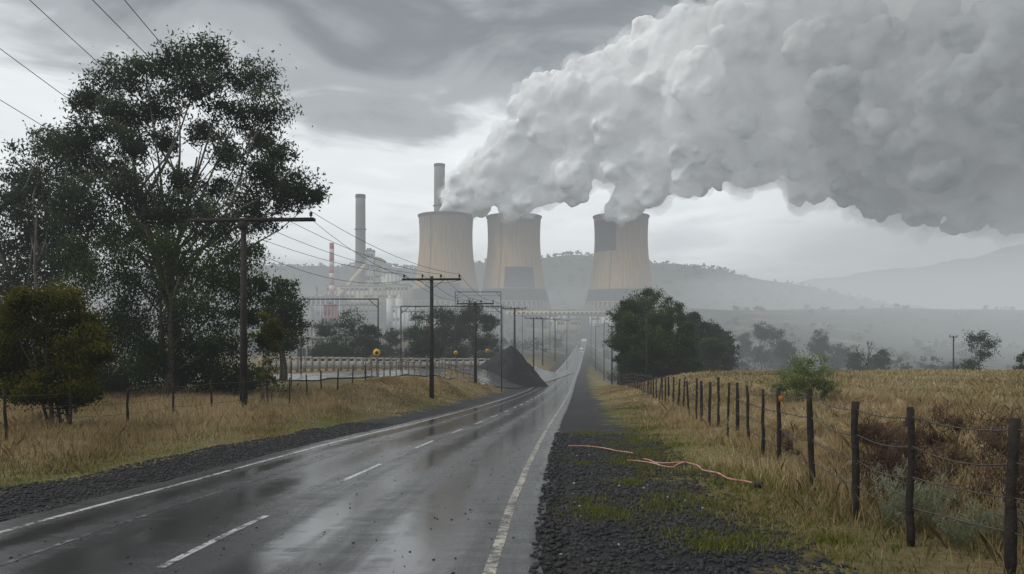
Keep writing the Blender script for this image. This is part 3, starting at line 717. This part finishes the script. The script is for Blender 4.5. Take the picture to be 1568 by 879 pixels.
def car(name,s,y,mat,lights=True):
    x=float(XC(y))+s; z=float(ZR(y))+.03; e=empty(name,(x,y,z))
    prof=np.array([(-2.2,.35),(-2.25,.75),(-1.9,.95),(-1.2,1.0),(-.7,1.45),(.9,1.5),(1.7,1.0),(2.2,.9),(2.25,.35)])
    ws=np.array([.82,.86,.86,.84,.66,.66,.84,.86,.82]); n=len(prof)
    Vl=[(x-w_,y+p[0],z+p[1]) for p,w_ in zip(prof,ws)]; Vr=[(x+w_,y+p[0],z+p[1]) for p,w_ in zip(prof,ws)]
    me=bpy.data.meshes.new('body'); V=Vl+Vr; Fs=[[i,i+1,n+i+1,n+i] for i in range(n-1)]+[[n-1,0,n,2*n-1],list(range(n))[::-1],list(range(n,2*n))]
    me.from_pydata(V,[],Fs); me.materials.append(mat); o=bpy.data.objects.new('body',me); COL.objects.link(o); setpar(o,e)
    a=Acc()
    for sx_ in (-.8,.8):
        for sy in (-1.4,1.4): a.tube([(x+sx_-.1,y+sy,z+.33),(x+sx_+.1,y+sy,z+.33)],.33,12)
    a.out('wheels',BLK,True,e)
    a=Acc(); a.box((x,y-.97,z+1.24),(1.25,.05,.36),0,-.85); a.out('windscreen',DARKG,False,e)
    m,t,b=nt('headlamp_mat'); b.inputs['Emission Color'].default_value=(1,.95,.85,1); b.inputs['Emission Strength'].default_value=1.5 if lights else 0
    a=Acc()
    for sx_ in (-.6,.6): a.tube([(x+sx_,y-2.23,z+.7),(x+sx_,y-2.3,z+.7)],.12,10)
    a.out('headlamps',m,False,e)
car('white_car',1.3,520,M('white_car_paint',(.6,.6,.6),(.7,.7,.7),1,.3))
car('dark_car',-1.6,600,M('dark_car_paint',(.04,.04,.05),(.06,.06,.07),1,.3),False)

# ---------------------------------------------------------------- hills
def hill(name,tab,d,front,back,mat,amp):
    xs=np.array([XD(p,d) for p,_ in tab]); hs=np.array([CAMH+(HOR-y)*d/F for _,y in tab]); f=herm(xs,hs)
    X=np.linspace(xs[0],xs[-1],220); Yl=np.linspace(d-front,d+back,70); XX,YY=np.meshgrid(X,Yl)
    t_=np.where(YY<d,(YY-(d-front))/front,1-(YY-d)/back*.6)
    base_=20
    Z=base_+(f(XX)-base_)*sm(t_)**.8
    def nzf(x,y): return amp*(np.sin(x*.008+y*.004)+.6*np.sin(x*.021-y*.013+1)+.35*np.sin(x*.047+y*.031)+.5*np.sin(x*.03)*np.sin(y*.02))
    Z=Z+nzf(XX,YY)*sm(t_*1.5)*sm((f(XX)-base_)/60)
    v,q=grid(XX,YY,Z-6*(1-sm(t_*4))); mk(name,v,q,mat,True)
    def h_(x,y):
        tt=(y-(d-front))/front
        return base_+(f(x)-base_)*sm(tt)**.8+nzf(x,y)*sm(tt*1.5)*sm((f(x)-base_)/60)-6*(1-sm(tt*4))
    return h_
HM=M('hill_forest_mat',(.02,.026,.02),(.06,.062,.045),.02,.95)
f1=hill('hills',[(-1500,430),(-400,425),(0,425),(410,410),(600,408),(760,400),(860,395),(1010,410),(1160,430),(1320,463),(1450,486),(1600,503),(2000,508)],1500,450,500,HM,5)
f2=hill('far_hills',[(-1500,440),(0,450),(800,480),(1000,465),(1160,440),(1300,424),(1450,400),(1568,378),(1900,330),(2600,300)],3600,1300,600,HM,9)
rt=[]
for i in range(420):
    px=rng.uniform(395,1420); x=XD(px,1500); yy=1500+rng.uniform(-25,0); h=float(f1(x,yy)); r=rng.uniform(2.2,5); rt.append((np.array([x,yy,h+r*.9]),r))
for i in range(500):
    px=rng.uniform(395,1500); yy=rng.uniform(1120,1480); x=XD(px,yy); h=float(f1(x,yy)); r=rng.uniform(2.2,4.5); rt.append((np.array([x,yy,h+r*.7]),r))
mass('ridge_trees',rt,L_FAR,5,9,2.6,1.8)

# ---------------------------------------------------------------- steam plume
def icos(sub):
    import bmesh
    bm=bmesh.new(); bmesh.ops.create_icosphere(bm,subdivisions=sub,radius=1); V=np.array([v.co[:] for v in bm.verts]); Fc=np.array([[v.index for v in f.verts] for f in bm.faces]); bm.free(); return V,Fc
I4=icos(4); I3=icos(3); I2=icos(2)
main=[(688,322,19),(698,306,26),(720,288,34),(752,268,44),(788,240,54),(826,208,64),(868,182,74),(918,166,80),(972,158,88),(1028,138,100),(1088,118,112),(1150,100,126),(1220,108,136),(1290,128,145),(1370,148,155),(1450,168,160),(1530,180,165),(1620,170,190),(1720,160,220)]
low=[(783,322,22),(800,304,28),(838,285,30),(880,258,42),(938,244,46),(1000,240,50),(1060,235,55),(858,300,13),(893,285,16),
(951,320,25),(966,302,32),(1000,280,38),(1056,266,38),(1110,252,42),(1165,250,52),(1232,268,50),(1300,284,48),(1370,300,44),(1430,318,36),(1490,322,44),(1550,315,50),(1620,300,70),(1100,285,14),(1330,318,22),(1460,345,22)]
def dd(px): return 940-max(0,px-690)*.22
prng=np.random.default_rng(21)
core=Acc(); envA=Acc(); envB=Acc()
def add(acc,c,r,I): acc.add(c+I[0]*r*prng.uniform(.88,1.12,3),I[1])
for px,py,r in main+low:
    d=dd(px); c=P(px,py,d+prng.uniform(-.25,.25)*r*d/F); R=r*d/F
    far_=float(np.clip((px-950)/450,0,1))
    kc=.79-.27*far_; ke=.99
    add(core,c,R*kc,I4)
    envs=[]
    if px<1290: envs.append(envA)
    if px>1130: envs.append(envB)
    for e_ in envs: add(e_,c,R*ke*.95,I4)
    n1=int(9+R*.12)
    for i in range(n1):
        u=prng.normal(0,1,3); u[1]-=.3; u/=np.linalg.norm(u); r2=R*prng.uniform(.26,.52); c2=c+u*R*prng.uniform(.5,.72)*(1-.12*far_)
        add(core,c2,r2*(.92-.22*far_),I3)
        for e_ in envs: add(e_,c+u*R*.75,r2*1.0,I3)
        for j in range(4):
            w_=u+prng.normal(0,.8,3); w_/=np.linalg.norm(w_); r3=r2*prng.uniform(.3,.55); c3=c2+w_*r2*.8
            if r3>3.5: add(core,c3,r3*(1-.3*far_),I2)
tx1=bpy.data.textures.new('billow_large','CLOUDS'); tx1.noise_scale=34; tx1.noise_depth=2
tx2=bpy.data.textures.new('billow_small','CLOUDS'); tx2.noise_scale=11; tx2.noise_depth=3
tx3=bpy.data.textures.new('wisp','CLOUDS'); tx3.noise_scale=20; tx3.noise_depth=5
def finish(o,vox,mods,sm_it=0):
    rm=o.modifiers.new('union','REMESH'); rm.mode='VOXEL'; rm.voxel_size=vox; rm.use_smooth_shade=True
    if sm_it: s_=o.modifiers.new('soften','SMOOTH'); s_.factor=.5; s_.iterations=sm_it
    for tx,st in mods:
        dm=o.modifiers.new('billow','DISPLACE'); dm.texture=tx; dm.strength=st; dm.mid_level=.5; dm.texture_coords='GLOBAL'
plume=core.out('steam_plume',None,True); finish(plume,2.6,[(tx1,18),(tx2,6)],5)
m=bpy.data.materials.new('steam_mat'); m.use_nodes=True; t=m.node_tree; t.nodes.remove(t.nodes['Principled BSDF']); o=t.nodes['Material Output']
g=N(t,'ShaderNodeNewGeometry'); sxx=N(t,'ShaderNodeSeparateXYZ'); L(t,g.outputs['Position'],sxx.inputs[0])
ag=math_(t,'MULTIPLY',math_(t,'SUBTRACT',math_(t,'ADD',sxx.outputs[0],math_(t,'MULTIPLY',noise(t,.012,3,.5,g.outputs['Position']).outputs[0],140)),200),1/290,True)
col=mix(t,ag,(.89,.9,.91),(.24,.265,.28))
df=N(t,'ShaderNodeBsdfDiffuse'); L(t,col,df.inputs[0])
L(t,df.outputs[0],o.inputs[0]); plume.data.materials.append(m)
def steamvol(name,dens,emi,colr,scol):
    m=bpy.data.materials.new(name); m.use_nodes=True; t=m.node_tree; t.nodes.remove(t.nodes['Principled BSDF']); o=t.nodes['Material Output']
    vs=N(t,'ShaderNodeVolumeScatter'); vs.inputs['Color'].default_value=(*scol,1); vs.inputs['Density'].default_value=dens
    em=N(t,'ShaderNodeEmission'); em.inputs['Color'].default_value=(*colr,1); em.inputs['Strength'].default_value=dens*emi  # self-glow added for brightness, in place of multiple scattering within the veil
    ad=N(t,'ShaderNodeAddShader'); L(t,vs.outputs[0],ad.inputs[0]); L(t,em.outputs[0],ad.inputs[1]); L(t,ad.outputs[0],o.inputs['Volume']); return m
va_=envA.out('thin_steam',None,True); finish(va_,4.0,[(tx1,20),(tx3,26)],2); va_.data.materials.append(steamvol('thin_steam_mat',.032,.26,(.95,.97,1),(.98,.99,1)))
vb_=envB.out('thin_smoke',None,True); finish(vb_,5.0,[(tx1,24),(tx3,44)],2); vb_.data.materials.append(steamvol('thin_smoke_mat',.02,.07,(.85,.93,1),(.88,.91,.94)))
# ---------------------------------------------------------------- mist
def mistbox(name,c,size,sig,colr):
    a=Acc(); a.box(c,size); mist=a.out(name,None)
    m=bpy.data.materials.new(name+'_mat'); m.use_nodes=True; t=m.node_tree; t.nodes.remove(t.nodes['Principled BSDF']); o=t.nodes['Material Output']
    va=N(t,'ShaderNodeVolumeAbsorption'); va.inputs['Color'].default_value=(0,0,0,1); va.inputs['Density'].default_value=sig
    em=N(t,'ShaderNodeEmission'); em.inputs['Color'].default_value=(*colr,1); em.inputs['Strength'].default_value=sig  # mist glows by itself, standing in for daylight scattered inside it
    ad=N(t,'ShaderNodeAddShader'); L(t,va.outputs[0],ad.inputs[0]); L(t,em.outputs[0],ad.inputs[1]); L(t,ad.outputs[0],o.inputs['Volume'])
    mist.data.materials.append(m)
mistbox('mist',(0,1500,85),(9000,8000,290),.00046,(.48,.51,.53))
mistbox('valley_mist',(300,800,5),(5000,900,110),.0004,(.50,.53,.54))
mistbox('valley_mist',(1750,880,20),(3000,1100,130),.0011,(.47,.50,.51))

# ---------------------------------------------------------------- world
SUN_EL=48; SUN_AZ=-105
w=bpy.data.worlds.new('World'); sc.world=w; w.use_nodes=True; t=w.node_tree
for n_ in list(t.nodes): t.nodes.remove(n_)
o=N(t,'ShaderNodeOutputWorld'); sky=N(t,'ShaderNodeTexSky'); sky.sky_type='NISHITA'; sky.sun_disc=False
sky.sun_elevation=math.radians(SUN_EL); sky.sun_rotation=math.radians(SUN_AZ)
bg1=N(t,'ShaderNodeBackground'); bg1.inputs['Strength'].default_value=.06; L(t,sky.outputs[0],bg1.inputs[0])
tc=N(t,'ShaderNodeTexCoord'); sx=N(t,'ShaderNodeSeparateXYZ'); L(t,tc.outputs['Generated'],sx.inputs[0])
zz=math_(t,'ADD',math_(t,'MAXIMUM',sx.outputs[2],0),.16)
cx_=N(t,'ShaderNodeCombineXYZ'); L(t,math_(t,'DIVIDE',sx.outputs[0],zz),cx_.inputs[0]); L(t,math_(t,'DIVIDE',sx.outputs[1],zz),cx_.inputs[1])
n1=noise(t,.9,5,.5,cx_.outputs[0],.5); n2=noise(t,2.2,7,.55,cx_.outputs[0],.8)
el=math_(t,'ADD',sx.outputs[2],math_(t,'ADD',math_(t,'MULTIPLY',math_(t,'SUBTRACT',n1.outputs[0],.5),.42),math_(t,'MULTIPLY',math_(t,'SUBTRACT',n2.outputs[0],.5),.3)))
rp=ramp(t,el,[(0.0,(.85,.89,.92)),(.13,(1.25,1.29,1.3)),(.22,(1.1,1.14,1.16)),(.30,(.44,.47,.485)),(.38,(.21,.235,.25)),(.48,(.6,.63,.65)),(.75,(.82,.85,.87))])
rp.color_ramp.interpolation='EASE'
dk=ramp(t,math_(t,'ADD',sx.outputs[0],math_(t,'MULTIPLY',math_(t,'SUBTRACT',n1.outputs[0],.5),.3)),[(.22,0.),(.5,.75)])
c=mix(t,dk.outputs[0],rp.outputs[0],(.24,.265,.28))
bg2=N(t,'ShaderNodeBackground'); L(t,c,bg2.inputs[0]); bg2.inputs['Strength'].default_value=1.0
ms=N(t,'ShaderNodeMixShader'); ms.inputs[0].default_value=.9; L(t,bg1.outputs[0],ms.inputs[1]); L(t,bg2.outputs[0],ms.inputs[2]); L(t,ms.outputs[0],o.inputs[0])
sd=bpy.data.lights.new('sun','SUN'); sd.energy=1.3; sd.angle=math.radians(14); sd.color=(1,.95,.87)
so=bpy.data.objects.new('sun',sd); COL.objects.link(so)
el_,az=math.radians(SUN_EL),math.radians(SUN_AZ)
dv=Vector((math.sin(az)*math.cos(el_),math.cos(az)*math.cos(el_),math.sin(el_)))
so.rotation_euler=dv.to_track_quat('Z','Y').to_euler()
cd=bpy.data.cameras.new('camera'); cam=bpy.data.objects.new('camera',cd); COL.objects.link(cam)
cam.location=(0,0,CAMH); cam.rotation_euler=(math.radians(90),0,0); cd.sensor_width=36; cd.lens=F/1568*36; cd.shift_y=(HOR-439.5)/1568
cd.clip_end=12000; cd.clip_start=.1; sc.camera=cam
sc.view_settings.view_transform='Standard'; sc.view_settings.look='None'; sc.view_settings.exposure=0
